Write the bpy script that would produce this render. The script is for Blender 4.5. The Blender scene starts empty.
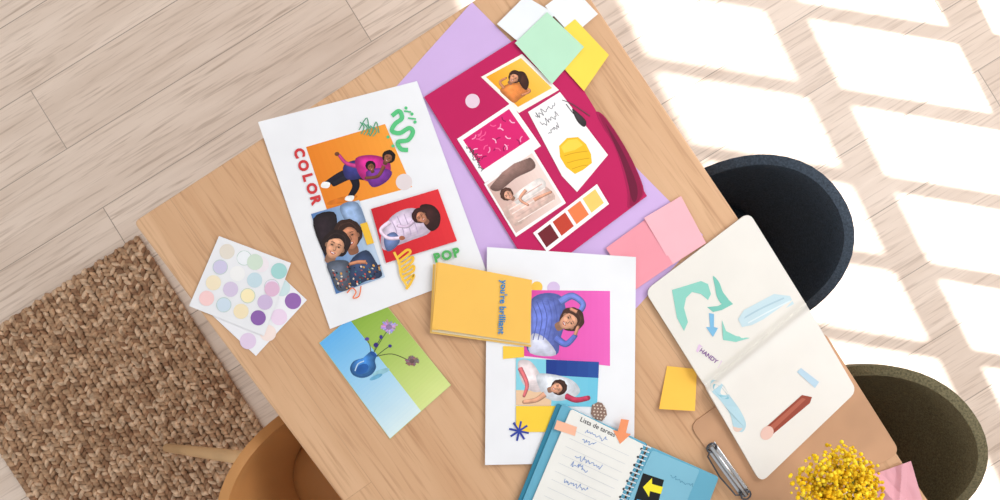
import bpy, math, random
from mathutils import Vector, noise
random.seed(7)
sc = bpy.context.scene
sc.view_settings.view_transform = 'Standard'
sc.view_settings.look = 'None'
sc.view_settings.exposure = 0.0

CAMZ = 2.62
FP = 1000.0*35/36
def W(px, py, z=0.75):
    """survey coordinates of the photo -> metres on the horizontal plane of height z"""
    s = FP/(CAMZ-z)
    return Vector(((px-500)/s, (250-py)/s, z))

# ------------------------------------------------------------------ materials
def lin(c):
    o = []
    for v in c[:3]:
        v /= 255.0
        o.append(v/12.92 if v <= 0.04045 else ((v+0.055)/1.055)**2.4)
    return (o[0], o[1], o[2], 1)
MC = {}
def mat(c, rough=0.6, metal=0.0, kind='paper'):
    key = (tuple(c), rough, metal, kind)
    if key in MC: return MC[key]
    m = bpy.data.materials.new('%s_%d_%d_%d' % (kind, c[0], c[1], c[2]))
    m.use_nodes = True
    nt = m.node_tree; b = nt.nodes['Principled BSDF']
    b.inputs['Roughness'].default_value = rough
    b.inputs['Metallic'].default_value = metal
    b.inputs['Specular IOR Level'].default_value = 0.25
    tc = nt.nodes.new('ShaderNodeTexCoord')
    n = nt.nodes.new('ShaderNodeTexNoise')
    sc_, amt, bump = {'paper': (14, .03, 0), 'photo': (90, .2, 0), 'fabric': (260, .5, .8), 'wood': (9, .2, .05), 'metal': (30, .05, 0),
                      'flower': (60, .35, .2), 'jute': (70, .5, .3)}.get(kind, (14, .05, 0))
    n.inputs['Scale'].default_value = sc_
    n.inputs['Detail'].default_value = 1 if kind == 'photo' else 2
    nt.links.new(tc.outputs['Object'], n.inputs['Vector'])
    mr = nt.nodes.new('ShaderNodeMapRange')
    mr.inputs['To Min'].default_value = 1-amt
    mr.inputs['To Max'].default_value = 1+amt*0.6
    mr.inputs['From Min'].default_value = .25
    mr.inputs['From Max'].default_value = .75
    nt.links.new(n.outputs['Fac'], mr.inputs['Value'])
    mx = nt.nodes.new('ShaderNodeVectorMath'); mx.operation = 'SCALE'
    l = lin(c)
    mx.inputs[0].default_value = l[:3]
    nt.links.new(mr.outputs['Result'], mx.inputs['Scale'])
    nt.links.new(mx.outputs['Vector'], b.inputs['Base Color'])
    if bump:
        bp = nt.nodes.new('ShaderNodeBump'); bp.inputs['Strength'].default_value = bump
        bp.inputs['Distance'].default_value = .002
        nt.links.new(n.outputs['Fac'], bp.inputs['Height'])
        nt.links.new(bp.outputs['Normal'], b.inputs['Normal'])
    MC[key] = m
    return m

def plank_mat(name, ang, width, length, c1, c2, dark, rough, seam, grain=1.0, mortar=.0016, spec=.4, knots=1.0):
    m = bpy.data.materials.new(name); m.use_nodes = True
    nt = m.node_tree; N = nt.nodes.new; L = nt.links.new
    b = nt.nodes['Principled BSDF']
    b.inputs['Roughness'].default_value = rough
    b.inputs['Specular IOR Level'].default_value = spec
    g = N('ShaderNodeNewGeometry')
    mp = N('ShaderNodeMapping'); mp.vector_type = 'POINT'
    mp.inputs['Rotation'].default_value = (0, 0, -ang)
    mp.inputs['Location'].default_value = (10.3, 10.07, 0)
    L(g.outputs['Position'], mp.inputs['Vector'])
    br = N('ShaderNodeTexBrick')
    br.offset = .37; br.squash = 1
    br.inputs['Scale'].default_value = 1
    br.inputs['Brick Width'].default_value = length
    br.inputs['Row Height'].default_value = width
    br.inputs['Mortar Size'].default_value = mortar
    br.inputs['Mortar Smooth'].default_value = .2
    br.inputs['Color1'].default_value = (0, 0, 0, 1)
    br.inputs['Color2'].default_value = (1, 1, 1, 1)
    br.inputs['Mortar'].default_value = (.5, .5, .5, 1)
    L(mp.outputs['Vector'], br.inputs['Vector'])
    sh = N('ShaderNodeVectorMath'); sh.operation = 'MULTIPLY_ADD'
    L(br.outputs['Color'], sh.inputs[0]); sh.inputs[1].default_value = (7, 13, 3)
    L(mp.outputs['Vector'], sh.inputs[2])
    def stretched(sx, sy, scale, det, dist=0):
        q = N('ShaderNodeMapping'); q.inputs['Scale'].default_value = (sx, sy, 1)
        L(sh.outputs['Vector'], q.inputs['Vector'])
        n = N('ShaderNodeTexNoise'); n.inputs['Scale'].default_value = scale
        n.inputs['Detail'].default_value = det; n.inputs['Distortion'].default_value = dist
        L(q.outputs['Vector'], n.inputs['Vector']); return n
    n1 = stretched(1, 9, 2.2, 6, .8)
    n2 = stretched(1, 22, 7, 5, .3)
    mixc = N('ShaderNodeMix'); mixc.data_type = 'RGBA'
    mixc.inputs['A'].default_value = lin(c1); mixc.inputs['B'].default_value = lin(c2)
    r1 = N('ShaderNodeMapRange'); r1.inputs['From Min'].default_value = .35; r1.inputs['From Max'].default_value = .68
    L(n1.outputs['Fac'], r1.inputs['Value'])
    av = N('ShaderNodeMath'); av.operation = 'MULTIPLY_ADD'
    L(br.outputs['Color'], av.inputs[0]); av.inputs[1].default_value = .35
    ml = N('ShaderNodeMath'); ml.operation = 'MULTIPLY'; L(r1.outputs['Result'], ml.inputs[0]); ml.inputs[1].default_value = .65
    L(ml.outputs[0], av.inputs[2])
    L(av.outputs[0], mixc.inputs['Factor'])
    r2 = N('ShaderNodeMapRange'); r2.inputs['From Min'].default_value = .52; r2.inputs['From Max'].default_value = .75
    r2.inputs['To Max'].default_value = .75*grain
    L(n2.outputs['Fac'], r2.inputs['Value'])
    mix2 = N('ShaderNodeMix'); mix2.data_type = 'RGBA'
    L(r2.outputs['Result'], mix2.inputs['Factor']); L(mixc.outputs['Result'], mix2.inputs['A'])
    mix2.inputs['B'].default_value = lin(dark)
    q = N('ShaderNodeMapping'); q.inputs['Scale'].default_value = (1, 2.2, 1)
    wob = N('ShaderNodeTexNoise'); wob.inputs['Scale'].default_value = 9
    L(sh.outputs['Vector'], wob.inputs['Vector'])
    wa = N('ShaderNodeVectorMath'); wa.operation = 'MULTIPLY_ADD'
    L(wob.outputs['Color'], wa.inputs[0]); wa.inputs[1].default_value = (.12, .05, 0); L(sh.outputs['Vector'], wa.inputs[2])
    L(wa.outputs['Vector'], q.inputs['Vector'])
    v = N('ShaderNodeTexVoronoi'); v.inputs['Scale'].default_value = 1.9
    L(q.outputs['Vector'], v.inputs['Vector'])
    r3 = N('ShaderNodeMapRange'); r3.inputs['From Min'].default_value = .10; r3.inputs['From Max'].default_value = .015
    r3.inputs['To Max'].default_value = .6*knots
    L(v.outputs['Distance'], r3.inputs['Value'])
    mix3 = N('ShaderNodeMix'); mix3.data_type = 'RGBA'
    L(r3.outputs['Result'], mix3.inputs['Factor']); L(mix2.outputs['Result'], mix3.inputs['A'])
    mix3.inputs['B'].default_value = lin(dark)
    mix4 = N('ShaderNodeMix'); mix4.data_type = 'RGBA'
    sm = N('ShaderNodeMath'); sm.operation = 'MULTIPLY'; sm.inputs[1].default_value = seam
    L(br.outputs['Fac'], sm.inputs[0])
    L(sm.outputs[0], mix4.inputs['Factor']); L(mix3.outputs['Result'], mix4.inputs['A'])
    mix4.inputs['B'].default_value = lin([x*.7 for x in dark])
    L(mix4.outputs['Result'], b.inputs['Base Color'])
    bp = N('ShaderNodeBump'); bp.inputs['Strength'].default_value = .08; bp.inputs['Distance'].default_value = .002
    L(n2.outputs['Fac'], bp.inputs['Height']); L(bp.outputs['Normal'], b.inputs['Normal'])
    return m

# ------------------------------------------------------------------ mesh helpers
def mesh_obj(name, verts, faces, mats, midx=None, smooth=False, parent=None):
    me = bpy.data.meshes.new(name)
    me.from_pydata([tuple(v) for v in verts], [], faces)
    for m in (mats if isinstance(mats, list) else [mats]): me.materials.append(m)
    if midx: me.polygons.foreach_set('material_index', midx)
    if smooth: me.polygons.foreach_set('use_smooth', [True]*len(me.polygons))
    me.update()
    o = bpy.data.objects.new(name, me); sc.collection.objects.link(o)
    if parent is not None: o.parent = parent
    return o
def empty(name):
    o = bpy.data.objects.new(name, None); sc.collection.objects.link(o); o.empty_display_size = .05
    return o
def recenter(o):
    c = sum((Vector(b) for b in o.bound_box), Vector())/8
    for v in o.data.vertices: v.co -= c
    o.location = o.location + c
def fixnormals(o):
    import bmesh
    bm = bmesh.new(); bm.from_mesh(o.data); bmesh.ops.recalc_face_normals(bm, faces=bm.faces); bm.to_mesh(o.data); bm.free()
def prism(name, pts, z0, z1, m, parent=None, bevel=0.0, seg=2):
    n = len(pts)
    vs = [(p[0], p[1], z0) for p in pts]+[(p[0], p[1], z1) for p in pts]
    fs = [list(range(n))[::-1], list(range(n, 2*n))]
    for i in range(n): fs.append([i, (i+1) % n, n+(i+1) % n, n+i])
    o = mesh_obj(name, vs, fs, m, parent=parent); fixnormals(o)
    if bevel:
        bv = o.modifiers.new('bevel', 'BEVEL'); bv.width = bevel; bv.segments = seg
    return o
def tube(name, pts, radii, m, seg=12, parent=None):
    pts = [Vector(p) for p in pts]
    if not isinstance(radii, (list, tuple)): radii = [radii]*len(pts)
    vs, fs = [], []
    ref = Vector((0, 0, 1))
    for i, p in enumerate(pts):
        d = (pts[min(i+1, len(pts)-1)]-pts[max(i-1, 0)]).normalized()
        r = ref if abs(d.dot(ref)) < .95 else Vector((1, 0, 0))
        a = d.cross(r).normalized(); b = d.cross(a)
        for k in range(seg):
            t = 2*math.pi*k/seg
            vs.append(p+(a*math.cos(t)+b*math.sin(t))*radii[i])
    for i in range(len(pts)-1):
        for k in range(seg):
            fs.append([i*seg+k, i*seg+(k+1) % seg, (i+1)*seg+(k+1) % seg, (i+1)*seg+k])
    fs.append(list(range(seg))); fs.append([len(vs)-seg+k for k in range(seg)][::-1])
    o = mesh_obj(name, vs, fs, m, smooth=True, parent=parent); fixnormals(o)
    return o
def rounded(pts, r, n=5):
    out = []
    L = len(pts)
    for i in range(L):
        p = Vector(pts[i][:2]); a = Vector(pts[i-1][:2]); b = Vector(pts[(i+1) % L][:2])
        p1 = p+(a-p).normalized()*r; p2 = p+(b-p).normalized()*r
        for k in range(n+1):
            t = k/n
            out.append(p1*(1-t)**2+p*2*t*(1-t)+p2*t*t)
    return out
def catmull(pts, closed, n=6):
    out = []; L = len(pts)
    rng = range(L) if closed else range(L-1)
    for i in rng:
        if closed: p = [pts[(i+k-1) % L] for k in range(4)]
        else: p = [pts[max(0, min(L-1, i+k-1))] for k in range(4)]
        for k in range(n):
            t = k/n
            q = []
            for a in (0, 1):
                q.append(.5*((2*p[1][a])+(-p[0][a]+p[2][a])*t+(2*p[0][a]-5*p[1][a]+4*p[2][a]-p[3][a])*t*t+(-p[0][a]+3*p[1][a]-3*p[2][a]+p[3][a])*t**3))
            out.append(tuple(q))
    if not closed: out.append(tuple(pts[-1][:2]))
    return out

class Print:
    """flat ink / cut-outs lying on a sheet"""
    def __init__(s, parent, zf, eps=.0003):
        s.p = parent; s.zf = zf; s.v = []; s.f = []; s.mi = []; s.m = []; s.layer = 0; s.eps = eps; s.kind = 'paper'
    def _m(s, c):
        m = mat(c, .5, 0, s.kind)
        if m not in s.m: s.m.append(m)
        return s.m.index(m)
    def _add(s, pts, faces, c):
        b = len(s.v); z0 = s.eps+s.layer*1.2e-5
        for x, y in pts:
            s.v.append(W(x, y, s.zf(x, y)+z0))
        k = s._m(c)
        for f in faces: s.f.append([b+i for i in f]); s.mi.append(k)
        s.layer += 1
    def poly(s, pts, c): s._add(pts, [list(range(len(pts)))], c)
    def blob(s, pts, c, n=5): s.poly(catmull(pts, True, n), c)
    def sblob(s, pts, c, d=.22, k=7, off=(-.10, -.12)):
        """softly modelled blob: nested shapes stepping from deep to light ink"""
        cx = sum(p[0] for p in pts)/len(pts); cy = sum(p[1] for p in pts)/len(pts)
        R = max(math.hypot(p[0]-cx, p[1]-cy) for p in pts)
        for i in range(k):
            f = 1-i*.75/k; e = 1-d+2*d*i/(k-1)*.75
            ox, oy = off[0]*R*i/(k-1)*1.6, off[1]*R*i/(k-1)*1.6
            s.blob([(cx+(p[0]-cx)*f+ox, cy+(p[1]-cy)*f+oy) for p in pts], [min(255, int(v*e)) for v in c], 4)
    def ell(s, cx, cy, rx, ry, c, rot=0, n=28):
        a = math.radians(rot); ca, sa = math.cos(a), math.sin(a); pts = []
        for i in range(n):
            t = 2*math.pi*i/n; x = rx*math.cos(t); y = ry*math.sin(t)
            pts.append((cx+x*ca-y*sa, cy+x*sa+y*ca))
        s.poly(pts, c)
    def ring(s, cx, cy, r, w, c):
        s.line([(cx+r*math.cos(t*math.pi/12), cy+r*math.sin(t*math.pi/12)) for t in range(25)], w, c, False)
    def line(s, pts, w, c, smooth=True):
        if smooth and len(pts) > 2: pts = catmull(pts, False, 6)
        s._rib(pts, w, w, c)
    def _rib(s, pts, w0, w1, c):
        n = len(pts); L = []; R = []
        for i in range(n):
            a = pts[max(0, i-1)]; b = pts[min(n-1, i+1)]
            dx, dy = b[0]-a[0], b[1]-a[1]; d = math.hypot(dx, dy) or 1
            ww = (w0+(w1-w0)*i/(n-1))/2
            L.append((pts[i][0]-dy/d*ww, pts[i][1]+dx/d*ww)); R.append((pts[i][0]+dy/d*ww, pts[i][1]-dx/d*ww))
        s._add(L+R, [[i, i+1, n+i+1, n+i] for i in range(n-1)], c)
    def limb(s, pts, w0, w1, c):
        pts = catmull(pts, False, 6) if len(pts) > 2 else pts
        dk = [int(v*.8) for v in c]; lt = [min(255, int(v*1.1)) for v in c]
        s._rib(pts, w0, w1, dk); s.ell(pts[-1][0], pts[-1][1], w1/2, w1/2, dk, n=12)
        q = [(x-w1*.08, y-w1*.1) for x, y in pts]
        s._rib(q, w0*.74, w1*.74, c); s._rib([(x-w1*.06, y-w1*.08) for x, y in q], w0*.4, w1*.35, lt)
    def grad(s, q, c1, c2, n=14):
        f = lambda a, b, t: (a[0]+(b[0]-a[0])*t, a[1]+(b[1]-a[1])*t)
        for i in range(n):
            t0, t1 = i/n, (i+1)/n
            c = [int(c1[k]+(c2[k]-c1[k])*(i+.5)/n) for k in range(3)]
            s.poly([f(q[0], q[1], t0), f(q[0], q[1], t1), f(q[3], q[2], t1), f(q[3], q[2], t0)], c)
            s.layer -= 1
        s.layer += 1
    def text(s, txt, cx, cy, size, ang, c, bold=0.0, shear=0, space=1.0):
        cu = bpy.data.curves.new('t', 'FONT'); cu.body = txt; cu.size = 1; cu.offset = bold; cu.shear = shear
        cu.space_character = space; cu.resolution_u = 3
        o = bpy.data.objects.new('t', cu); sc.collection.objects.link(o)
        dg = bpy.context.evaluated_depsgraph_get(); dg.update()
        me = bpy.data.meshes.new_from_object(o.evaluated_get(dg))
        co = [v.co.copy() for v in me.vertices]; fs = [list(p.vertices) for p in me.polygons]
        bpy.data.objects.remove(o); bpy.data.curves.remove(cu); bpy.data.meshes.remove(me)
        if not co: return
        mx = (min(v.x for v in co)+max(v.x for v in co))/2; my = (min(v.y for v in co)+max(v.y for v in co))/2
        a = math.radians(ang); ca, sa = math.cos(a), math.sin(a); pts = []
        for v in co:
            x = (v.x-mx)*size; y = (v.y-my)*size
            pts.append((cx+x*ca-y*sa, cy-(x*sa+y*ca)))
        s._add(pts, fs, c)
    def scrawl(s, x, y, length, ang, c, amp=1.6, w=.7):
        a = math.radians(ang); ca, sa = math.cos(a), math.sin(a); pts = []; t = 0
        while t < length:
            r = random.uniform(-amp, amp) if random.random() > .2 else random.choice((-2, 1.4))*amp
            pts.append((x+t*ca-r*sa, y+t*sa+r*ca)); t += random.uniform(.5, 1.6)
        if len(pts) > 3: s.line(pts, w, c)
    def head(s, cx, cy, r, ang, skin, hair, big=1.0):
        a = math.radians(ang); u = (math.sin(a), -math.cos(a)); rt = (math.cos(a), math.sin(a))
        P = lambda x, y: (cx+rt[0]*x*r+u[0]*y*r, cy+rt[1]*x*r+u[1]*y*r)
        hx, hy = P(0, .35)
        random.seed(int(cx*7+cy))
        hp = []
        for i in range(22):
            t = 2*math.pi*i/22; k = random.uniform(1.0, 1.1)
            hp.append((hx+r*1.1*big*k*math.cos(t), hy+r*1.08*big*k*math.sin(t)))
        s.blob(hp, hair, 3)
        ht = [min(255, int(v*1.25+5)) for v in hair]
        for i in range(7):
            x0 = -.8+i*.26
            s.line([P(x0*1.1, .55), P(x0*.8, 1.0), P(x0*.4, 1.28)], r*.07, ht)
        dk = [int(v*.68) for v in skin]; md = [int(v*.84) for v in skin]; lt = [min(255, int(v*1.12)) for v in skin]
        m2 = [int(v*.92) for v in skin]
        s.blob([P(-.35, -.6), P(.35, -.6), P(.4, -1.5), P(-.4, -1.5)], dk)
        s.ell(P(-.8, -.05)[0], P(-.8, -.05)[1], r*.14, r*.22, dk, ang, 10)
        s.ell(P(.8, -.05)[0], P(.8, -.05)[1], r*.14, r*.22, dk, ang, 10)
        face = [(-.76, .3), (-.45, .85), (0, 1.0), (.45, .85), (.76, .3), (.68, -.45), (.35, -.95), (0, -1.08), (-.35, -.95), (-.68, -.45)]
        s.blob([P(*q) for q in face], md)
        s.blob([P(q[0]*.92-.04, q[1]*.94+.02) for q in face], m2)
        s.blob([P(q[0]*.82-.08, q[1]*.86+.04) for q in face], skin)
        s.ell(P(-.34, -.22)[0], P(-.34, -.22)[1], r*.22, r*.18, lt, ang, 12)
        s.ell(P(-.1, .55)[0], P(-.1, .55)[1], r*.34, r*.16, lt, ang, 12)
        s.blob([P(-.82, .35), P(-.6, .95), P(0, 1.2), P(.6, .95), P(.82, .35), P(.5, .72), P(.1, .84), P(-.4, .66)], hair)
        for q in (-.33, .33):
            s.ell(*P(q, .12), r*.2, r*.13, md, ang, 10)
            s.ell(*P(q, .1), r*.11, r*.055, (45, 30, 28), ang, 8)
            s.line([P(q-.18, .3), P(q, .36), P(q+.18, .3)], r*.07, [int(v*.5) for v in skin])
        s.line([P(.08, .1), P(.14, -.26), P(-.06, -.32)], r*.09, dk)
        s.blob([P(-.28, -.52), P(0, -.48), P(.28, -.52), P(0, -.72)], (176, 78, 78))
        s.line([P(-.16, -.56), P(.16, -.56)], r*.09, (236, 226, 222), False)
    def done(s, name='print'):
        return mesh_obj(name, s.v, s.f, s.m, s.mi, parent=s.p)

def sheet(name, q, z, c, curls=(0, 0, 0, 0), n=16, rough=.55):
    def lift(px, py):
        h = 0
        for k in range(4):
            if curls[k]:
                d = math.hypot(px-q[k][0], py-q[k][1])/34.0
                if d < 1: h += curls[k]*(1-d)**2
        return z+h
    vs, fs = [], []
    for i in range(n+1):
        for j in range(n+1):
            u, v = i/n, j/n
            x = (1-u)*(1-v)*q[0][0]+u*(1-v)*q[1][0]+u*v*q[2][0]+(1-u)*v*q[3][0]
            y = (1-u)*(1-v)*q[0][1]+u*(1-v)*q[1][1]+u*v*q[2][1]+(1-u)*v*q[3][1]
            vs.append(W(x, y, lift(x, y)))
    for i in range(n):
        for j in range(n):
            a = i*(n+1)+j; fs.append([a, a+1, a+n+2, a+n+1])
    o = mesh_obj(name, vs, fs, mat(c, rough), smooth=True)
    if o.data.polygons[0].normal.z < 0: o.data.flip_normals()
    return o, lift

# ------------------------------------------------------------------ room
fl = mesh_obj('floor', [(-5, -5, 0), (5, -5, 0), (5, 5, 0), (-5, 5, 0), (-5, -5, -.05), (5, -5, -.05), (5, 5, -.05), (-5, 5, -.05)],
              [[0, 1, 2, 3], [7, 6, 5, 4], [0, 4, 5, 1], [1, 5, 6, 2], [2, 6, 7, 3], [3, 7, 4, 0]],
              plank_mat('oak_laminate', math.radians(31.7), .185, 1.35, (236, 218, 203), (214, 193, 176), (160, 132, 112), .36, .6, .85, mortar=.0014, spec=.55, knots=1.1))

ELEV = math.radians(40)
ah = Vector((195, -33, 0)).normalized()
th = Vector((43.5, -87, 0)).normalized()
nw = Vector((-th.y, th.x, 0))
if nw.x > 0: nw = -nw
Wp = W(1275, 200, 0)
SF = FP/CAMZ
def to_wall(px, py):
    F = W(px, py, 0)
    s = (Wp-F).dot(nw)/ah.dot(nw)
    return (F+ah*s-Wp).dot(th), s*math.tan(ELEV)
q0, h0 = to_wall(650, 72)
dq = math.hypot(43.5, 87)/SF
dh = math.hypot(195, 33)/SF*math.tan(ELEV)
pw, ph = dq*.81, dh*.78
wallc = mat((232, 230, 226), .8, 0, 'plaster'); framec = mat((235, 235, 235), .4, 0, 'frame')
def wbox(name, qa, qb, ha, hb, d, m, parent=None, off=0.0):
    pts = [Wp+th*qa-nw*(off), Wp+th*qb-nw*(off), Wp+th*qb-nw*(off+d), Wp+th*qa-nw*(off+d)]
    return prism(name, [(p.x, p.y) for p in pts], ha, hb, m, parent)
NR0, NR1 = -5, 9
qa, qb = q0+NR0*dq, q0+NR1*dq+pw
htop = h0+dh; hbot = h0-2*dh-ph
hbot = max(hbot, .05)
wr = empty('wall_right')
wbox('wall_below', -5, 5, 0, hbot, .06, wallc, wr)
wbox('wall_above', -5, 5, htop, 6.0, .06, wallc, wr)
wbox('wall_side_a', -5, qa, hbot, htop, .06, wallc, wr)
wbox('wall_side_b', qb, 5, hbot, htop, .06, wallc, wr)
wn = empty('window_1')
for i in range(NR0, NR1):
    wbox('mullion', q0+i*dq+pw, q0+(i+1)*dq, hbot, htop, .008, framec, wn)
for k in range(0, 3):
    hh = h0-(k-1)*dh-ph
    wbox('transom', qa, qb, hh-(dh-ph), hh, .008, framec, wn, off=.0085)
wbox('baseboard_right', -5, 5, 0.001, .04, .015, framec, None, off=-.015)

sun = bpy.data.objects.new('sun', bpy.data.lights.new('sun', 'SUN')); sc.collection.objects.link(sun)
sun.data.energy = 11.0; sun.data.angle = math.radians(.8); sun.data.color = (1, .985, .97)
sd = ah*math.cos(ELEV)+Vector((0, 0, math.sin(ELEV)))
sun.rotation_euler = sd.to_track_quat('Z', 'Y').to_euler()
sun.location = Wp+sd*4
ar = bpy.data.lights.new('window_daylight', 'AREA'); ar.shape = 'RECTANGLE'; ar.size = 2.4; ar.size_y = 1.4; ar.energy = 54; ar.color = (.97, .985, 1)
ao = bpy.data.objects.new('window_daylight', ar); sc.collection.objects.link(ao)
ao.location = Wp+nw*.12+Vector((0, 0, 2.3))-th*.9
dirn = (Vector((-.6, -.1, .75))-ao.location).normalized()
ao.rotation_euler = (-dirn).to_track_quat('Z', 'Y').to_euler()
w = bpy.data.worlds.new('world'); sc.world = w; w.use_nodes = True
w.node_tree.nodes['Background'].inputs['Color'].default_value = (1, .99, .98, 1)
w.node_tree.nodes['Background'].inputs['Strength'].default_value = .77

# ------------------------------------------------------------------ rug
def rug():
    A = W(138, 236, .012)
    d1 = Vector((-.84, -.542, 0)); d2 = Vector((.542, -.84, 0)).normalized(); d1.normalize()
    s = FP/(CAMZ-.012); wd = 235/s; ln = 1.3
    import bmesh
    bm = bmesh.new(); bmesh.ops.create_icosphere(bm, subdivisions=2, radius=1)
    bv = [v.co.copy() for v in bm.verts]; bf = [[v.index for v in f.verts] for f in bm.faces]; bm.free()
    vs, fs, mi = [], [], []
    pr, ps = .0165, .0120
    nr = int(wd/pr); nc = int(ln/ps)
    ang0 = math.atan2(d2.y, d2.x)
    for r in range(nr):
        for c in range(nc):
            base = A+d1*(r+.5)*pr+d2*((c+.5)*ps+random.uniform(-.002, .002))
            base.x += random.uniform(-.0018, .0018)
            sl = (42 if r % 2 else -42)+random.uniform(-18, 18)
            a = ang0+math.radians(sl)
            sx, sy, sz = .0122*random.uniform(.8, 1.2), .0066*random.uniform(.8, 1.25), .0075*random.uniform(.75, 1.25)
            ca, sa = math.cos(a), math.sin(a); b0 = len(vs)
            for v in bv:
                x, y = v.x*sx, v.y*sy
                vs.append((base.x+x*ca-y*sa, base.y+x*sa+y*ca, .0095+v.z*sz))
            for f in bf: fs.append([b0+i for i in f])
            mi += [random.choice((0, 0, 1, 1, 2, 3, 3))]*len(bf)
    b0 = len(vs)
    cs = [A, A+d1*wd, A+d1*wd+d2*ln, A+d2*ln]
    for p in cs: vs.append((p.x, p.y, .006))
    fs.append([b0, b0+1, b0+2, b0+3]); mi.append(3)
    mesh_obj('jute_rug', vs, fs, [mat((194, 158, 126), .9, 0, 'jute'), mat((216, 184, 154), .9, 0, 'jute'), mat((156, 118, 90), .9, 0, 'jute'), mat((178, 142, 112), .9, 0, 'jute')], mi, smooth=True)
rug()

# ------------------------------------------------------------------ table
tb = empty('dining_table')
tc = [W(133, 222), W(556, -53), W(1010, 622), W(586, 826)]
tw = plank_mat('table_oak', math.atan2(-.815, .58), .31, 4.0, (217, 176, 138), (202, 157, 118), (168, 121, 84), .5, .25, .85, .0008, knots=.9)
prism('table_top', rounded(tc, .012), .72, .75, tw, tb, bevel=.004)
cen = sum(tc, Vector())/4
lg = []
for k in range(4):
    p = tc[k]+(cen-tc[k])*.14
    lg.append(p)
    a = (tc[(k+1) % 4]-tc[k]).normalized(); b = Vector((-a.y, a.x, 0))
    h = .03
    top = [p+a*h+b*h, p-a*h+b*h, p-a*h-b*h, p+a*h-b*h]
    t2 = [p+(q-p)*.65 for q in top]
    vs = [(q.x, q.y, .72) for q in top]+[(q.x, q.y, .019 if k in (0,) else 0.0) for q in t2]
    o = mesh_obj('leg_%d' % (k+1), vs, [[0, 1, 2, 3], [7, 6, 5, 4], [0, 4, 5, 1], [1, 5, 6, 2], [2, 6, 7, 3], [3, 7, 4, 0]], tw, parent=tb)
    fixnormals(o)
for k in range(4):
    a, b = lg[k], lg[(k+1) % 4]; d = (b-a).normalized(); nn = Vector((-d.y, d.x, 0))*.01
    prism('apron_%d' % (k+1), [a+nn, b+nn, b-nn, a-nn], .64, .72, tw, tb)

# ------------------------------------------------------------------ chairs
def chair(C, o, col, legcol, feet=None, hw=.19, back=.21, front=.25, zr=.80, kind='fabric', fz=.004, lr=1.0):
    e = empty('dining_chair')
    o = o.normalized(); l = Vector((-o.y, o.x, 0))
    m = mat(col, .75 if kind == 'fabric' else .45, 0, kind)
    nt_, nr_ = 56, 16
    def R(t):
        c, s = math.cos(t), math.sin(t); a = back if c > 0 else front; ex = 2.2
        return 1/((abs(c)/a)**ex+(abs(s)/hw)**ex)**(1/ex)
    def rim(t):
        k = (1+math.cos(t))/2
        return .455+(zr-.455)*k
    vs = [(C.x, C.y, .435)]; fs = []
    for j in range(1, nr_+1):
        r = j/nr_
        for i in range(nt_):
            t = 2*math.pi*i/nt_
            if r < .5: f = r/.5*.6; g = 0.05*(r/.5)**2
            else:
                q = (r-.5)/.5; f = .6+.4*math.sin(q*math.pi/2)**.95; g = .05+.95*q**1.0
            p = C+(o*math.cos(t)+l*math.sin(t))*R(t)*f
            vs.append((p.x, p.y, .435+(rim(t)-.435)*g))
    for i in range(nt_): fs.append([0, 1+i, 1+(i+1) % nt_])
    for j in range(nr_-1):
        for i in range(nt_):
            a = 1+j*nt_+i; b = 1+j*nt_+(i+1) % nt_
            fs.append([a, a+nt_, b+nt_, b])
    sh = mesh_obj('seat_shell', vs, fs, m, smooth=True, parent=e); fixnormals(sh)
    so = sh.modifiers.new('thick', 'SOLIDIFY'); so.thickness = .020; so.offset = 0
    bv = sh.modifiers.new('round', 'BEVEL'); bv.width = .008; bv.segments = 3; bv.limit_method = 'ANGLE'; bv.angle_limit = math.radians(50)
    vs, fs = [], []
    nn = 10
    for j in range(nn+1):
        ph_ = math.pi*j/nn
        rr = abs(math.sin(ph_))**.6; zz = math.cos(ph_)
        for i in range(nt_):
            t = 2*math.pi*i/nt_
            p = C+(o*math.cos(t)+l*math.sin(t))*R(t)*.62*rr
            vs.append((p.x, p.y, .478+.024*zz))
    for j in range(nn):
        for i in range(nt_):
            a = j*nt_+i; b = j*nt_+(i+1) % nt_
            fs.append([a, b, b+nt_, a+nt_])
    cu = mesh_obj('seat_cushion', vs, fs, m, smooth=True, parent=e); fixnormals(cu)
    lm = mat(legcol, .5, 0, 'wood')
    k = 0
    for sx, sy in ((1, 1), (1, -1), (-1, 1), (-1, -1)):
        root = C+o*sx*.10+l*sy*.09; foot = C+o*sx*.17+l*sy*.16
        if feet and k in feet: foot = feet[k]
        root.z = .43; foot.z = fz
        tube('leg_%d' % (k+1), [root, root.lerp(foot, .5), foot], [.016*lr, .014*lr, .010*lr], lm, parent=e)
        k += 1
    pts = [C+(o*math.cos(t*math.pi/8)+l*math.sin(t*math.pi/8))*.115+Vector((0, 0, .415)) for t in range(17)]
    for p in pts: p.z = .415
    tube('seat_frame', pts, .009, lm, parent=e)
    return e
o1 = Vector((.83, .56, 0)).normalized()
C1 = W(762, 243, .76); C1.z = 0; C1 -= o1*.05
chair(C1, o1, (58, 68, 80), (60, 45, 35), hw=.172, back=.205)
C2 = W(893, 459, .76); C2.z = 0; C2 -= o1*.045
chair(C2, o1, (108, 100, 74), (60, 45, 35), hw=.18, back=.2)
o3 = Vector((-.8, -.6, 0))
C3 = W(325, 508, .76); C3.z = 0
rf = W(168, 447, .02)
chair(C3, o3, (186, 134, 82), (214, 174, 128), feet={1: Vector((rf.x, rf.y, 0))}, hw=.185, back=.195, kind='leather', fz=.03, lr=1.15)

# ------------------------------------------------------------------ paper sheets
WHITE = (236, 237, 241)
Z = .7506
o, zf = sheet('lilac_paper_sheet', [(472, 2), (703, 235), (554, 398), (326, 165)], Z, (206, 176, 226), curls=(.004, .003, 0, 0))
recenter(o)

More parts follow.
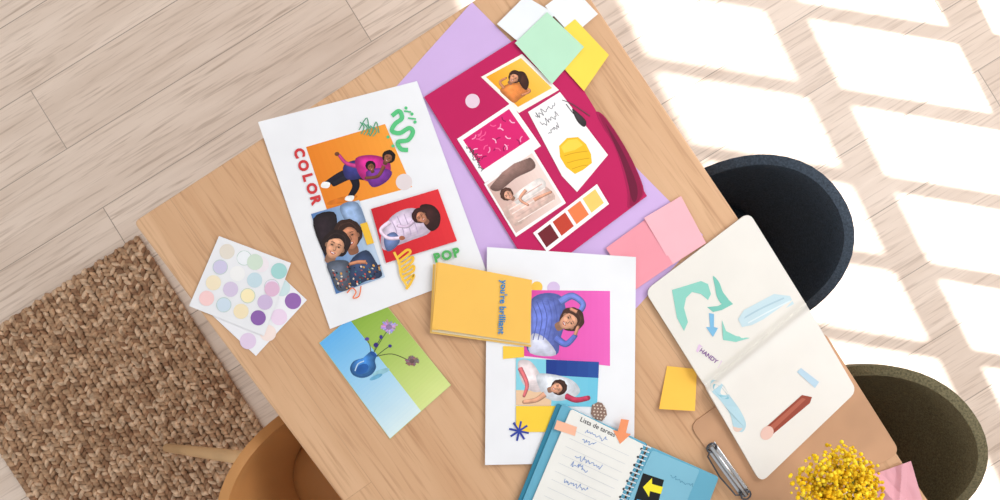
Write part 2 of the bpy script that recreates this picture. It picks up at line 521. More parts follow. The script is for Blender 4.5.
# COLOR POP poster
q = [(258, 122), (417, 81), (486, 270), (330, 329)]
po, zf = sheet('color_pop_poster', q, Z+.002, WHITE, curls=(.008, .0, .0, .0), n=24)
P = Print(po, zf)
P.grad([(306, 147), (385, 124), (412, 187), (327, 210)], (228, 128, 36), (248, 162, 60))
P.ell(404, 182, 8.2, 8.2, (226, 214, 216))
P.kind = 'photo'
P.ell(342, 200, 16, 3, (212, 116, 34), -14)
P.limb([(350, 172), (338, 177), (326, 184)], 10, 5, (28, 26, 40))
P.limb([(352, 174), (356, 186), (350, 197)], 10, 5, (22, 20, 34))
P.limb([(366, 176), (350, 176), (334, 184)], 9, 5, (34, 32, 46))
P.blob([(323, 182), (330, 183), (328, 188), (321, 187)], (240, 240, 240))
P.blob([(347, 196), (354, 196), (352, 201), (345, 200)], (240, 240, 240))
P.sblob([(344, 165), (356, 160), (366, 163), (364, 176), (350, 180), (344, 175)], (60, 60, 130))
P.limb([(356, 166), (346, 163), (339, 155)], 4.5, 3, (190, 60, 130))
P.ell(337, 154, 2.4, 2, (110, 65, 45))
P.sblob([(356, 158), (372, 155), (388, 160), (390, 172), (378, 182), (364, 180), (357, 170)], (205, 45, 140))
P.sblob([(366, 172), (380, 168), (392, 172), (386, 182), (372, 187)], (130, 56, 160))
P.limb([(384, 166), (378, 176), (366, 178)], 4, 3, (120, 72, 50))
P.head(388, 158, 4.8, 30, (150, 96, 68), (25, 18, 20), big=1.2)
P.head(371, 167, 4.0, -20, (140, 88, 62), (22, 18, 22), big=1.1)
P.kind = 'paper'
for k in range(5):
    P.line([(360+k*3.4, 122+k*1.2), (364+k*3.2, 127+k), (361+k*3, 134+k*.6)], 1.1, (90, 170, 130))
P.line([(359, 130), (367, 118), (370, 136), (376, 122), (379, 133)], 1, (80, 160, 120))
P.line([(392, 116), (399, 111), (402, 118), (395, 124), (392, 131), (400, 133), (409, 128), (413, 132), (408, 140), (398, 142), (401, 149), (408, 150)], 4.4, (92, 196, 130))
for x, y in ((406, 108), (412, 114), (415, 122), (393, 146), (388, 137)): P.ell(x, y, 1.6, 1.6, (92, 196, 130))
P.line([(404, 111), (411, 112)], 1.6, (92, 196, 130)); P.line([(408, 118), (416, 119)], 1.6, (92, 196, 130))
for i, (ch, x, y) in enumerate((('C', 299.5, 153), ('O', 303.5, 165.5), ('L', 308, 177.5), ('O', 312, 188.5), ('R', 316, 200.5))):
    P.text(ch, x, y, 13.5, -74, (206, 58, 62), .05)
P.grad([(311, 214), (359, 200), (385, 277), (336, 294)], (82, 120, 176), (190, 208, 228))
P.kind = 'photo'
P.sblob([(313, 219), (334, 212), (337, 232), (332, 262), (323, 252)], (46, 36, 42))
P.sblob([(340, 206), (358, 203), (368, 232), (358, 228), (346, 222)], (150, 176, 214))
P.head(349, 237, 11.5, -18, (200, 134, 102), (58, 38, 32), big=1.1)
P.head(335, 247, 11, 22, (222, 162, 128), (44, 32, 32), big=1.1)
P.sblob([(327, 264), (340, 260), (350, 264), (352, 286), (339, 291), (332, 279)], (96, 104, 120))
P.sblob([(350, 262), (366, 250), (376, 262), (382, 276), (366, 281), (352, 286)], (60, 76, 110))
for k in range(110):
    x = random.uniform(332, 380); y = random.uniform(262, 290)
    if y > 292-(x-336)*.34 or y > 262+(x-326)*2.6 or y < 268-(x-340)*.35: continue
    P.ell(x, y, random.uniform(.7, 1.6), random.uniform(.5, 1.1), random.choice(((206, 92, 76), (230, 214, 196), (60, 130, 140), (216, 160, 80), (30, 34, 50), (110, 60, 60))), random.uniform(0, 90), 8)
P.limb([(366, 262), (358, 262), (350, 264)], 4, 3, (200, 134, 102))
P.kind = 'paper'
P.poly([(360, 224), (367, 222), (374, 243), (367, 245)], (240, 190, 60))
P.grad([(371, 209), (438, 189), (457, 241), (386, 263)], (200, 34, 46), (226, 52, 60))
P.kind = 'photo'
P.sblob([(381, 237), (392, 216), (412, 208), (428, 216), (430, 232), (412, 240), (396, 246), (384, 250)], (224, 206, 228), .16)
for k in range(4): P.line([(390+k*7, 218-k*2), (396+k*7, 230), (397+k*7, 240-k*2)], 1.0, (190, 168, 200))
P.sblob([(384, 238), (394, 232), (400, 240), (395, 248), (387, 251)], (110, 130, 180))
P.limb([(390, 222), (381, 230), (388, 238), (400, 238)], 4.6, 3.4, (228, 206, 226))
P.ell(402, 238, 3, 2.2, (170, 104, 76))
P.limb([(418, 216), (408, 226), (398, 226)], 4, 3, (214, 190, 216))
P.sblob([(420, 206), (432, 205), (440, 214), (439, 226), (431, 231), (423, 222)], (62, 34, 34))
P.head(421, 217, 6, -50, (196, 130, 100), (58, 32, 32), big=1.12)
P.kind = 'paper'
P.text('POP', 447, 255, 12.5, 15, (84, 176, 96), .05, space=1.25)
P.line([(397, 258), (407, 250), (410, 253), (399, 262), (402, 264), (412, 257), (412, 262), (402, 269), (404, 272), (413, 266), (413, 271), (403, 277), (405, 281), (414, 275), (410, 284), (406, 289)], 2.6, (240, 190, 62))
P.line([(394, 252), (399, 263), (401, 275), (407, 286)], 2.4, (244, 200, 80))
P.line([(347, 293), (352, 288), (356, 292), (353, 298), (359, 296), (361, 286)], 1.2, (232, 120, 70))
P.done()

# magenta moodboard
MG = (192, 28, 92)
q = [(424, 97), (543, 22), (647, 196), (536, 279)]
po, zf = sheet('magenta_moodboard', q, Z+.004, MG, rough=.42)
P = Print(po, zf)
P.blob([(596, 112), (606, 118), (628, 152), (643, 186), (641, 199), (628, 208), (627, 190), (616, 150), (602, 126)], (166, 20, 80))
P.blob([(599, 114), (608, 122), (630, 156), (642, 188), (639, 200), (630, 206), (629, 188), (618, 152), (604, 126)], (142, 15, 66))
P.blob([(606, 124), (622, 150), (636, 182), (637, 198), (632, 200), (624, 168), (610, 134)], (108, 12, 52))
P.ell(472.5, 101, 7.2, 7.2, (232, 206, 222))
P.poly([(481, 77), (522, 54), (559, 90), (519, 113)], (246, 240, 232))
P.grad([(486, 77), (521, 58), (552, 88), (518, 107)], (238, 166, 40), (248, 200, 84))
P.kind = 'photo'
P.sblob([(500, 90), (508, 84), (520, 83), (528, 92), (520, 99), (514, 103), (506, 97)], (236, 140, 70))
P.limb([(522, 86), (530, 91), (522, 95)], 3, 2, (200, 132, 96)); P.limb([(504, 88), (500, 82), (506, 78)], 3, 2, (200, 132, 96))
P.sblob([(516, 73), (524, 72), (529, 82), (526, 90), (520, 84)], (70, 38, 30))
P.head(514, 78, 5, 40, (216, 150, 116), (58, 34, 26), big=1.15)
P.kind = 'paper'
P.poly([(457, 139), (511, 103), (541, 146), (485, 183)], (248, 244, 246))
P.poly([(463, 140), (509, 109), (530, 139), (483, 170)], (218, 32, 112))
random.seed(3)
for k in range(26):
    a = random.random(); b = random.random()
    x = 467+a*40+b*17; y = 140-a*26.5+b*25
    an = random.uniform(0, 6.28)
    dx, dy = 3.0*math.cos(an), 3.0*math.sin(an)
    P.line([(x-dx, y-dy), (x-dy*.4, y+dx*.4), (x+dx, y+dy)], 1.1, random.choice(((250, 184, 216), (150, 20, 84), (250, 150, 190), (240, 90, 150))))
P.scrawl(467, 146, 30, 57, (70, 60, 70), 1.5, .7)
P.scrawl(471, 148, 16, 57, (70, 60, 70), 1.2, .7)
P.poly([(528, 112), (560, 92), (608, 155), (577, 192), (562, 176)], (245, 243, 244))
# flat yellow cut-out with a few folds
P.poly([(559, 146), (567, 138), (578, 137), (586, 144), (591, 154), (592, 163), (583, 170), (575, 174), (566, 167), (560, 157)], (242, 190, 40))
P.poly([(561, 147), (568, 140), (577, 139), (583, 145), (575, 150), (564, 153)], (250, 210, 76))
P.line([(564, 156), (574, 153), (588, 151)], .8, (214, 158, 26)); P.line([(567, 163), (578, 160), (590, 158)], .8, (214, 158, 26)); P.line([(572, 169), (581, 166), (588, 165)], .8, (214, 158, 26))
for k, L_ in enumerate((24, 20, 14)): P.scrawl(536+k*6, 117+k*8.0, L_, -34, (96, 92, 100), 2.0, .6)
P.line([(562, 100), (572, 104), (590, 116)], .8, (80, 70, 76)); P.line([(566, 104), (574, 114), (586, 124)], .9, (50, 44, 50))
P.sblob([(572, 109), (577, 112), (586, 121), (584, 127), (577, 121)], (60, 52, 56))
# person lying in pale pink bedding
P.poly([(484, 184), (533, 149), (566, 203), (516, 237)], (246, 242, 242))
P.grad([(487, 185), (532, 153), (562, 202), (516, 233)], (214, 178, 168), (244, 222, 214))
P.kind = 'photo'
P.sblob([(490, 187), (504, 176), (524, 161), (531, 158), (535, 168), (516, 178), (499, 191)], (150, 116, 108))
P.sblob([(503, 210), (518, 200), (538, 186), (548, 188), (555, 199), (536, 211), (516, 226)], (240, 206, 194), .12)
P.sblob([(514, 196), (526, 186), (540, 178), (546, 186), (532, 198), (518, 205)], (246, 236, 232), .1)
for k in range(5): P.line([(506+k*3, 206+k*4), (524+k*3, 195+k*4), (542+k*3, 184+k*4)], 1.0, random.choice(((250, 232, 226), (218, 180, 170))))
P.limb([(526, 190), (520, 199), (528, 205)], 3.6, 2.4, (218, 160, 134)); P.limb([(534, 200), (542, 196), (551, 192)], 4, 2.6, (218, 160, 134))
P.head(508, 195, 5, -55, (222, 164, 138), (84, 54, 46), big=1.15)
P.kind = 'paper'
P.poly([(533, 233), (597, 184), (609, 204), (547, 252)], (248, 244, 246))
for k, c in enumerate(((112, 34, 44), (196, 66, 48), (238, 128, 76), (248, 206, 110))):
    bx, by = 537.5+k*15, 233.5-k*11.6
    P.poly([(bx, by), (bx+12.6, by-9.6), (bx+21.4, by+4.2), (bx+9, by+14)], c)
P.done()

for nm, q, z, c in (('white_paper_swatch', [(497, 24), (525, -4), (556, 14), (521, 44)], .0065, (234, 238, 242)),
                 ('white_paper_swatch', [(545, 6), (572, -14), (598, 14), (572, 36)], .0065, (236, 238, 240)),
                 ('yellow_paper_swatch', [(543, 45), (575, 19), (609, 55), (584, 91)], .0075, (244, 216, 82)),
                 ('mint_paper_swatch', [(515, 43), (547, 12), (584, 47), (552, 84)], .009, (184, 226, 198)),
                 ('pink_paper_swatch', [(606, 248), (646, 219), (673, 264), (632, 292)], .0045, (236, 152, 166)),
                 ('pink_paper_swatch', [(644, 218), (681, 196), (706, 243), (672, 265)], .0055, (240, 180, 190))):
    o, _ = sheet(nm, q, Z+z, c, curls=(0, 0, .002, 0) if 'yellow' in nm else (.002, 0, .002, 0), n=8); recenter(o)

# lower white poster
q = [(487, 247), (636, 257), (634, 462), (485, 465)]
po, zf = sheet('brilliant_poster', q, Z+.0065, WHITE, curls=(.003, .006, 0, .002), n=24)
P = Print(po, zf)
P.ell(537, 287, 5.6, 5.6, (244, 200, 84)); P.ell(553.5, 288, 6.4, 6.4, (214, 192, 228))
P.grad([(524, 290), (610, 291), (610, 366), (524, 356)], (222, 78, 168), (236, 104, 190))
P.kind = 'photo'
P.sblob([(528, 322), (531, 300), (545, 293), (562, 297), (566, 318), (560, 340), (556, 355), (530, 353), (526, 338)], (108, 124, 204))
P.sblob([(530, 353), (532, 334), (545, 338), (556, 355)], (216, 218, 238), .12)
for k in range(6): P.line([(531+k*5.5, 302-k), (537+k*5, 318), (533+k*5, 340)], .9, random.choice(((84, 98, 174), (140, 154, 218), (90, 104, 182))))
P.limb([(560, 302), (572, 296), (583, 304), (579, 313)], 8, 5, (112, 130, 206))
P.limb([(556, 338), (566, 344), (575, 336)], 8, 5, (98, 116, 196))
P.head(569, 321, 9.5, 62, (222, 162, 132), (74, 48, 40), big=1.12)
P.limb([(575, 335), (578, 327)], 3.6, 3, (210, 148, 118)); P.limb([(577, 312), (571, 309)], 3.6, 3, (210, 148, 118))
P.kind = 'paper'
P.poly([(503, 346), (524, 347), (524, 357), (503, 359)], (246, 204, 74))
P.grad([(516, 358), (599, 362), (597, 407), (516, 405)], (140, 212, 228), (110, 194, 222), 8)
P.grad([(546, 359.5), (599, 362), (598.5, 378), (546, 375)], (30, 56, 136), (44, 84, 160), 5)
P.poly([(516, 390), (552, 391), (551, 406), (516, 405)], (232, 196, 160))
P.kind = 'photo'
P.sblob([(518, 362), (530, 361), (540, 374), (546, 388), (534, 392), (522, 382)], (238, 224, 226), .14)
P.sblob([(536, 376), (550, 374), (572, 380), (580, 392), (566, 400), (546, 398)], (230, 234, 242), .14)
P.limb([(545, 394), (536, 400), (524, 402)], 6, 4, (220, 164, 134))
P.limb([(520, 368), (527, 384), (524, 396)], 5, 3, (214, 110, 116))
P.limb([(566, 396), (576, 400), (588, 398)], 6, 5, (190, 60, 90))
P.head(557, 388, 6.2, 75, (220, 160, 130), (64, 40, 34), big=1.12)
P.kind = 'paper'
P.poly([(516, 406), (559, 406), (559, 432), (516, 432)], (246, 206, 66))
for a in range(4):
    t = math.radians(a*45+12); P.line([(519-10*math.cos(t), 431-10*math.sin(t)), (519+10*math.cos(t), 431+10*math.sin(t))], 2.0, (52, 68, 160), False)
P.poly([(592, 405), (598, 402), (602, 403), (606, 409), (607, 415), (602, 421), (595, 419), (591, 414)], (140, 112, 100))
for k in range(5):
    for j in range(4):
        P.ell(594+j*3.4+(k % 2)*.8, 405+k*3.2+j*.4, .8, .8, (226, 210, 196), n=8)
P.done()

# flower print
q = [(319, 343), (378, 295), (451, 385), (390, 439)]
po, zf = sheet('flower_photo_print', q, Z+.001, (200, 220, 150), rough=.4)
P = Print(po, zf, .0002)
P.grad([(319.5, 343), (390, 438.5), (421, 411), (349, 318.6)], (100, 178, 234), (216, 234, 238), 30)
P.grad([(349, 318.6), (421, 411), (450.5, 385), (378, 295.5)], (134, 172, 62), (214, 226, 146), 30)
P.kind = 'photo'
P.line([(372, 356), (380, 342), (389, 328)], .9, (84, 106, 60)); P.line([(373, 356), (376, 346), (381, 338)], .8, (84, 106, 60))
P.line([(374, 357), (392, 354), (410, 361)], .9, (90, 96, 60)); P.line([(371, 355), (370, 346), (367, 339)], .9, (90, 100, 50)); P.line([(374, 358), (384, 350), (390, 346)], .8, (70, 90, 60))
# small blue glass vase seen in the print: neck towards the flowers, round belly
P.sblob([(370, 352), (376, 356), (375, 361), (376, 368), (371, 375), (362, 378), (353, 375), (350, 368), (354, 361), (363, 358), (367, 356)], (66, 130, 200), .3)
P.ell(373.5, 354, 4, 1.8, (38, 84, 156), 38); P.ell(362, 369, 7, 4.6, (40, 96, 170), -30)
P.line([(355, 371), (358, 364), (364, 361)], 1.2, (190, 220, 244))
P.ell(381, 372, 9, 2.6, (150, 200, 216), -20); P.ell(376, 377, 7, 2, (110, 176, 212), -24)
for cx, cy, c, r in ((389, 327, (190, 158, 206), 8), (412, 361, (140, 112, 112), 6.5)):
    for k in range(21):
        t = k*2*math.pi/21; rr = r*random.uniform(.7, 1.15); cc_ = [int(v*random.uniform(.8, 1.15)) for v in c]
        P.line([(cx, cy), (cx+rr*math.cos(t), cy+rr*.85*math.sin(t))], 1.4, [min(255, v) for v in cc_], False)
    P.ell(cx, cy, r*.4, r*.34, [int(v*.75) for v in c])
P.ell(376, 345, 2.4, 2.4, (60, 44, 120)); P.ell(367, 339, 2.2, 1.8, (100, 76, 150)); P.ell(381, 337, 1.6, 2, (70, 60, 130)); P.ell(390, 346, 1.8, 1.6, (70, 60, 130))
P.done()

# sticker sheets
q = [(251, 248), (307, 300), (256, 356), (200, 304)]
po, zf = sheet('sticker_sheet', q, Z+.001, (238, 238, 243))
P = Print(po, zf, .0002)
for x, y, c in ((293, 301, (150, 106, 176)), (279, 317, (236, 214, 236)), (248, 341, (226, 206, 232)), (268, 333, (244, 226, 220)), (282, 288, (206, 226, 230))):
    P.ell(x, y, 8.2, 8.2, c)
P.done()
q = [(219, 236), (291, 263), (264, 336), (189, 306)]
po, zf = sheet('sticker_sheet', q, Z+.0025, (234, 235, 239), curls=(.003, .002, .0, .003))
P = Print(po, zf, .0004)
cc = [(226, 218, 206), (236, 240, 244), (238, 230, 236), (170, 210, 212), (208, 202, 230), (240, 240, 240), (198, 220, 230), (232, 220, 238),
      (242, 228, 198), (214, 200, 226), (248, 234, 190), (206, 186, 220), (246, 206, 206), (206, 222, 236), (242, 226, 190), (142, 100, 172)]
for r in range(4):
    for c in range(4):
        x = 227+c*17.2-r*6.8; y = 251.5+c*6.5+r*15.6
        colr = cc[(r*4+c)]
        P.ell(x, y, 7.6, 7.6, colr)
        if (r+c) % 3 == 1: P.ring(x, y, 7.2, .6, (186, 208, 200))
P.ell(279, 271, 8, 8, (164, 212, 210)); P.ell(255, 262, 8, 8, (208, 224, 208))
P.ell(272, 289, 7.6, 7.6, (224, 186, 212))
P.done()

def sticky():
    q = [(667, 366), (697, 369), (695, 411), (659, 409)]
    n = 14; vs, fs = [], []
    for i in range(n+1):
        for j in range(n+1):
            u, v = i/n, j/n
            x = (1-u)*(1-v)*q[0][0]+u*(1-v)*q[1][0]+u*v*q[2][0]+(1-u)*v*q[3][0]
            y = (1-u)*(1-v)*q[0][1]+u*(1-v)*q[1][1]+u*v*q[2][1]+(1-u)*v*q[3][1]
            vs.append(W(x, y, Z+.001+.016*v**2.2*(.6+.4*u)))
    for i in range(n):
        for j in range(n):
            a = i*(n+1)+j; fs.append([a, a+1, a+n+2, a+n+1])
    o = mesh_obj('sticky_note', vs, fs, mat((248, 194, 78), .6), smooth=True)
    recenter(o)
sticky()

# yellow folded card
bk = empty('greeting_card')
zb = Z+.0085
prism('back_cover', [W(*p, zb) for p in ((433, 264), (531, 281), (531, 347), (430, 333))], zb, zb+.0008, mat((240, 198, 110), .5), bk)
prism('inner_leaf', [W(*p, zb+.003) for p in ((435, 264), (531, 281), (531, 345), (432, 331.5))], zb+.0008, zb+.004, mat((236, 222, 186), .7), bk)
zt = zb+.011
vs = [W(*p, z) for p, z in (((438, 262), zt), ((532, 280), zb+.007), ((530, 343.5), zb+.007), ((432, 328.5), zt))]
vs += [v-Vector((0, 0, .0009)) for v in vs]
o = mesh_obj('front_cover', vs, [[0, 1, 2, 3], [7, 6, 5, 4], [0, 4, 5, 1], [1, 5, 6, 2], [2, 6, 7, 3], [3, 7, 4, 0]], mat((244, 192, 92), .5), parent=bk); fixnormals(o)
prism('spine_fold', [W(*p, zb+.005) for p in ((436, 262.5), (442, 264), (438, 330), (432, 329.5))], zb+.004, zt-.0015, mat((244, 192, 92), .5), bk)
P = Print(bk, lambda x, y: zt)
P.text("you're brilliant", 502, 307, 9.2, -93, (46, 130, 190), .025)
P.done('cover_text')

# clipboard with metal clip
cb = empty('clipboard')
zc = .7506
cpts = rounded([W(*p, zc) for p in ((689, 425), (823, 330), (900, 452), (765, 530))], .02)
prism('board', cpts, zc, zc+.003, mat((196, 152, 118), .6, 0, 'wood'), cb, bevel=.0008)
met = mat((190, 192, 196), .25, 1.0, 'metal'); dmet = mat((90, 92, 98), .3, 1.0, 'metal')
ca, cb_ = W(711, 447, zc+.006), W(745, 494, zc+.006)
e1 = (cb_-ca).normalized(); e2 = Vector((-e1.y, e1.x, 0))
def strip(name, a, b, w0, w1, z0, z1, m, bev=.001):
    return prism(name, [a-e2*w0, b-e2*w0, b+e2*w1, a+e2*w1], z0, z1, m, cb, bevel=bev)
strip('clip_base', ca-e1*.004, cb_+e1*.004, .010, .012, zc+.003, zc+.0045, met)
strip('clip_jaw', ca, cb_, .004, .012, zc+.0046, zc+.009, met, .002)
tube('clip_roll', [ca-e1*.002+Vector((0, 0, .006)), cb_+e1*.002+Vector((0, 0, .006))], .005, met, parent=cb)
for p in (ca, cb_):
    pts = [p+(e1*math.cos(t*math.pi/6)*.008+e2*math.sin(t*math.pi/6)*.010)+Vector((0, 0, .007)) for t in range(13)]
    tube('clip_end_loop', pts, .0018, dmet, 8, parent=cb)
mid = (ca+cb_)/2
tube('clip_wire', [ca+Vector((0, 0, .006)), ca+e1*.01-e2*.016+Vector((0, 0, .004)), mid-e2*.020+Vector((0, 0, .003)), cb_-e1*.01-e2*.016+Vector((0, 0, .004)), cb_+Vector((0, 0, .006))], .0016, dmet, 8, parent=cb)

# open sketchbook
sk = empty('open_sketchbook')
zs = zc+.0034
S0 = (705, 386); S1 = (806, 304)
def spine_d(px, py):
    dx, dy = S1[0]-S0[0], S1[1]-S0[1]; L = math.hypot(dx, dy)
    return abs((px-S0[0])*dy-(py-S0[1])*dx)/L
def pz(px, py, base):
    d = spine_d(px, py)/100.0
    return base+.0085*math.exp(-((d-.15)/.17)**2)-.013*math.exp(-(d/.04)**2)
def page(name, quad, base, c, rnd=8):
    nu, nv = 60, 16
    def bil(u, v):
        a = [quad[0][k]*(1-v)+quad[1][k]*v for k in (0, 1)]; b = [quad[3][k]*(1-v)+quad[2][k]*v for k in (0, 1)]
        return (a[0]*(1-u)+b[0]*u, a[1]*(1-u)+b[1]*u)
    LU = math.hypot(quad[3][0]-quad[0][0], quad[3][1]-quad[0][1]); LV = math.hypot(quad[1][0]-quad[0][0], quad[1][1]-quad[0][1])
    us = [0, .004, .012, .025, .045, .07, .1]+[.1+.9*i/nu for i in range(1, nu+1)]
    rows = []
    for u in us:
        d = u*LU; m = 0
        if d < rnd: m = (rnd-math.sqrt(max(0, rnd*rnd-(rnd-d)**2)))/LV
        rows.append([bil(u, m+(1-2*m)*j/nv) for j in range(nv+1)])
    vs, fs = [], []
    for r in rows:
        for p in r: vs.append(W(p[0], p[1], pz(p[0], p[1], base)))
    nT = len(vs)
    for r in rows:
        for p in r:
            zt = pz(p[0], p[1], base); w_ = W(p[0], p[1], zt); vs.append((w_.x, w_.y, zs))
    R, C = len(rows), nv+1
    for i in range(R-1):
        for j in range(C-1):
            a = i*C+j; fs.append([a, a+1, a+C+1, a+C]); fs.append([nT+a, nT+a+C, nT+a+C+1, nT+a+1])
    def side(idx):
        for a, b in zip(idx[:-1], idx[1:]): fs.append([a, b, nT+b, nT+a])
    side([j for j in range(C)]); side([(R-1)*C+j for j in range(C)])
    side([i*C for i in range(R)]); side([i*C+C-1 for i in range(R)])
    o = mesh_obj(name, vs, fs, mat(c, .6), parent=sk); fixnormals(o)
    return o
B1, B2 = zs+.007, zs+.011
page('page_block_left', [(645, 291), (749, 212), S1, S0], B1, (229, 225, 218))
page('page_block_right', [(761, 483), (857, 391), S1, S0], B2, (233, 229, 223))
P = Print(sk, lambda x, y: pz(x, y, B1), .0006)
TL = (140, 206, 192)
P.poly([(672, 290), (701, 281), (708, 284), (711, 294), (708, 300), (701, 294), (692, 292), (686, 298), (684, 308), (688, 322), (684, 331), (677, 318)], TL)
P.blob([(713, 276), (719, 282), (723, 292), (729, 301), (722, 304), (717, 297), (715, 287)], (122, 194, 180))
P.poly([(707, 307), (718, 306), (729, 300), (733, 304), (722, 310), (713, 312)], (122, 194, 180))
P.poly([(722, 320), (726, 331), (736, 336), (750, 338), (736, 342), (723, 340)], TL)
P.poly([(709, 313), (714, 314), (714, 327), (718, 328), (713, 337), (706, 327), (710, 327)], (124, 182, 218))
P.poly([(738, 319), (744, 310), (774, 294), (790, 296), (794, 304), (752, 325), (742, 327)], (196, 218, 226))
P.line([(744, 318), (762, 308), (784, 298)], 1.6, (172, 200, 212)); P.line([(748, 323), (768, 312), (790, 301)], 1.4, (220, 232, 236))
P.poly([(699, 344), (722, 361), (718, 368), (696, 351)], (222, 192, 222))
P.text('HANDY', 709, 356, 6, -37, (130, 80, 150), .02)
P.done('cutouts_left')
P = Print(sk, lambda x, y: pz(x, y, B2), .0006)
P.blob([(712, 380), (722, 384), (730, 396), (740, 410), (746, 424), (742, 432), (734, 428), (730, 414), (720, 400), (711, 390)], (178, 210, 222))
P.blob([(714, 384), (722, 388), (729, 398), (722, 398), (714, 390)], (134, 190, 206))
P.ell(738, 426, 5, 6, (226, 198, 184), 20)
P.poly([(765, 428), (802, 395), (812, 397), (810, 403), (772, 435)], (152, 72, 56))
P.poly([(768, 428), (802, 398), (806, 399), (772, 431)], (178, 98, 78))
P.ell(767, 433, 6, 7.5, (232, 194, 182), 40)
P.poly([(797, 372), (801, 368), (819, 382), (815, 388)], (184, 210, 228))
P.text('ME TO', 808, 378.5, 5.5, -38, (50, 100, 150), .02)
P.done('cutouts_right')

# spiral planner
pl = empty('spiral_planner')
zp = Z+.0095
blue = mat((104, 172, 198), .5); dblue = mat((50, 128, 156), .5)
def slab(name, pts, z0, z1, m, bev=.0006, rr=.006):
    return prism(name, rounded([W(p[0], p[1], z1) for p in pts], rr), z0, z1, m, pl, bevel=bev)
slab('cover_left', [(557, 403), (648, 444), (594, 566), (506, 530)], zp, zp+.002, dblue)
slab('cover_blue_leaf', [(562, 404), (647, 444), (600, 556), (513, 524)], zp+.002, zp+.005, blue)
slab('pages_left', [(571, 409), (644, 445), (596, 552), (524, 520)], zp+.005, zp+.010, mat((234, 233, 228), .6))
slab('cover_right', [(649, 446), (719, 477), (676, 590), (600, 560)], zp, zp+.003, blue)
slab('divider_right', [(652, 450), (700, 470), (658, 570), (604, 552)], zp+.003, zp+.0045, mat((128, 186, 208), .5))
zt2 = zp+.010
P = Print(pl, lambda x, y: zt2)
P.text('Lista de tareas', 598, 427, 6.6, -25, (50, 48, 60), .01)
for k in range(11):
    x0, y0 = 573-k*3.6, 430+k*8.2
    P.line([(x0, y0), (x0+56, y0+26)], .35, (200, 204, 210), False)
for k, L_ in enumerate((24, 14, 0, 30, 18, 0, 26)):
    if L_: P.scrawl(580-k*3.6+6, 431+k*8.2, L_, 25, (120, 150, 205), 1.6, .6)
for k in range(12):
    P.ell(641.5-k*3.55, 449+k*8.0, 1.3, 1.3, (60, 60, 64), n=10)
P.poly([(557, 420), (577, 427), (575, 436), (554, 429)], (246, 186, 156))
P.poly([(621, 419), (629, 420), (626, 433), (631, 434), (620, 444), (613, 430), (618, 431)], (240, 150, 104))
P.done('stationery_left')
P = Print(pl, lambda x, y: zp+.0045)
P.poly([(643, 473), (664, 480), (656, 512), (632, 506)], (26, 28, 30))
P.poly([(643, 487), (652, 478), (652, 484), (663, 487), (661, 494), (650, 491), (649, 497)], (244, 230, 50))
P.poly([(637, 499), (654, 504), (652, 509), (635, 505)], (60, 160, 220))
P.scrawl(670, 476, 26, 24, (80, 140, 170), 1.2, .5)
P.done('stationery_right')
cw = mat((236, 236, 238), .3, 0, 'plasticwire')
a = W(646.5, 446, zp+.006); b = W(599, 556, zp+.006); dd = (b-a).normalized(); pp = Vector((-dd.y, dd.x, 0))
for k in range(26):
    c = a.lerp(b, k/25)
    pts = [c+pp*math.cos(t*math.pi/7)*.009+Vector((0, 0, 1))*(math.sin(t*math.pi/7)*.0062+.0002) for t in range(15)]
    tube('spiral_ring', pts, .0009, cw, 6, parent=pl)

# pink napkin
def napkin():
    n = 40
    q = [(868, 476), (911, 461), (928, 520), (882, 560)]
    vs, fs = [], []
    for i in range(n+1):
        for j in range(n+1):
            u, v = i/n, j/n
            x = (1-u)*(1-v)*q[0][0]+u*(1-v)*q[1][0]+u*v*q[2][0]+(1-u)*v*q[3][0]
            y = (1-u)*(1-v)*q[0][1]+u*(1-v)*q[1][1]+u*v*q[2][1]+(1-u)*v*q[3][1]
            h = .013*max(0, 1-abs(u-v*.8-.1)*5)+.009*max(0, 1-abs(u+v*.5-.8)*7)
            h += .003*noise.noise(Vector((u*5, v*5, 0)))
            vs.append(W(x, y, .7570+max(0, h)))
    for i in range(n):
        for j in range(n):
            a = i*(n+1)+j; fs.append([a, a+1, a+n+2, a+n+1])
    o = mesh_obj('pink_napkin', vs, fs, mat((222, 164, 174), .85, 0, 'cloth'), smooth=False)
    recenter(o)
napkin()

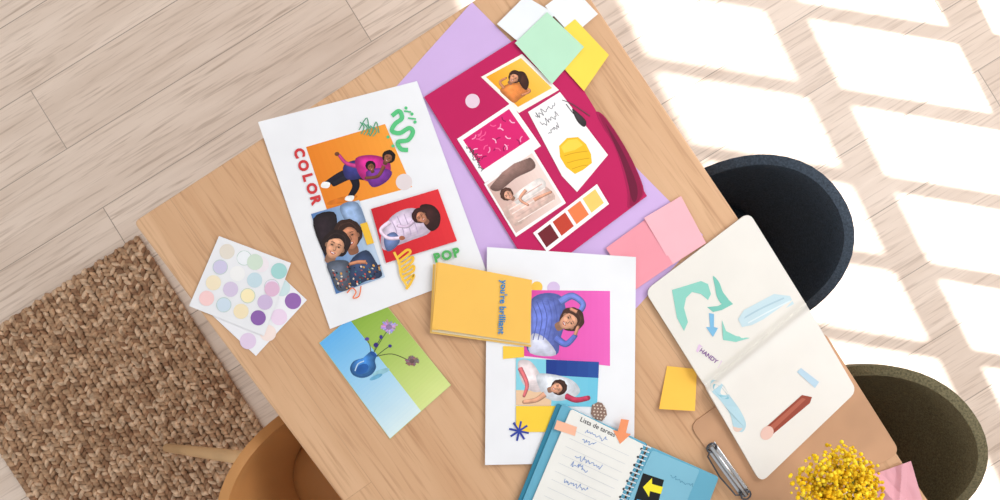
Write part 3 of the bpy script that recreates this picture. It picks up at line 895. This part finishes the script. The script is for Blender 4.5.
# yellow flower bouquet
fb = empty('yellow_flower_bouquet')
vx = W(846, 512, .80); base = Vector((vx.x, vx.y, .7545))
prof = [(.020, 0), (.030, .004), (.036, .03), (.034, .06), (.022, .085), (.018, .1), (.021, .108), (.017, .106), (.015, .09)]
vs, fs = [], []; sg = 28
for r, h in prof:
    for k in range(sg):
        t = 2*math.pi*k/sg; vs.append((base.x+r*math.cos(t), base.y+r*math.sin(t), base.z+h))
for i in range(len(prof)-1):
    for k in range(sg): fs.append([i*sg+k, i*sg+(k+1) % sg, (i+1)*sg+(k+1) % sg, (i+1)*sg+k])
fs.append(list(range(sg)))
vo = mesh_obj('vase', vs, fs, mat((236, 232, 226), .3, 0, 'ceramic'), smooth=True, parent=fb); fixnormals(vo)
import bmesh
bm = bmesh.new(); bmesh.ops.create_icosphere(bm, subdivisions=2, radius=1)
bv_ = [v.co.copy() for v in bm.verts]; bf_ = [[v.index for v in f.verts] for f in bm.faces]; bm.free()
vs, fs, mi = [], [], []
neck = base+Vector((0, 0, .10))
random.seed(11)
sprigs = [(797, 480), (806, 470), (818, 461), (832, 455), (845, 453), (858, 459), (868, 468), (874, 482), (812, 486), (826, 474), (840, 468), (853, 474), (862, 488), (800, 497), (845, 486), (828, 492), (870, 498), (815, 505), (850, 505), (835, 515), (865, 515)]
for (x, y) in sprigs:
    zt = .93+random.uniform(-.03, .02)
    tip = W(x, y, zt)
    mid = neck.lerp(tip, .5)+Vector((0, 0, .02))
    tube('stem', [neck, mid, tip], [.0016, .0013, .0008], mat((120, 130, 60), .6, 0, 'stem'), 6, parent=fb)
    for k in range(64):
        t = random.uniform(.66, 1.05)
        c = mid.lerp(tip, (t-.5)*2)
        c = c+Vector((random.gauss(0, .0095), random.gauss(0, .0095), random.gauss(0, .009)))
        r = random.uniform(.0022, .0040); b0 = len(vs)
        for v in bv_: vs.append((c.x+v.x*r, c.y+v.y*r, c.z+v.z*r))
        for f in bf_: fs.append([b0+i for i in f])
        mi += [random.choice((0, 0, 1, 1, 2))]*len(bf_)
mesh_obj('blossoms', vs, fs, [mat((248, 206, 28), .8, 0, 'flower'), mat((254, 224, 56), .8, 0, 'flower'), mat((232, 182, 20), .8, 0, 'flower')], mi, smooth=True, parent=fb)

# ------------------------------------------------------------------ camera
cd = bpy.data.cameras.new('camera'); cd.lens = 35; cd.sensor_width = 36
co = bpy.data.objects.new('camera', cd); sc.collection.objects.link(co)
co.location = (0, 0, CAMZ); co.rotation_euler = (0, 0, 0)
sc.camera = co
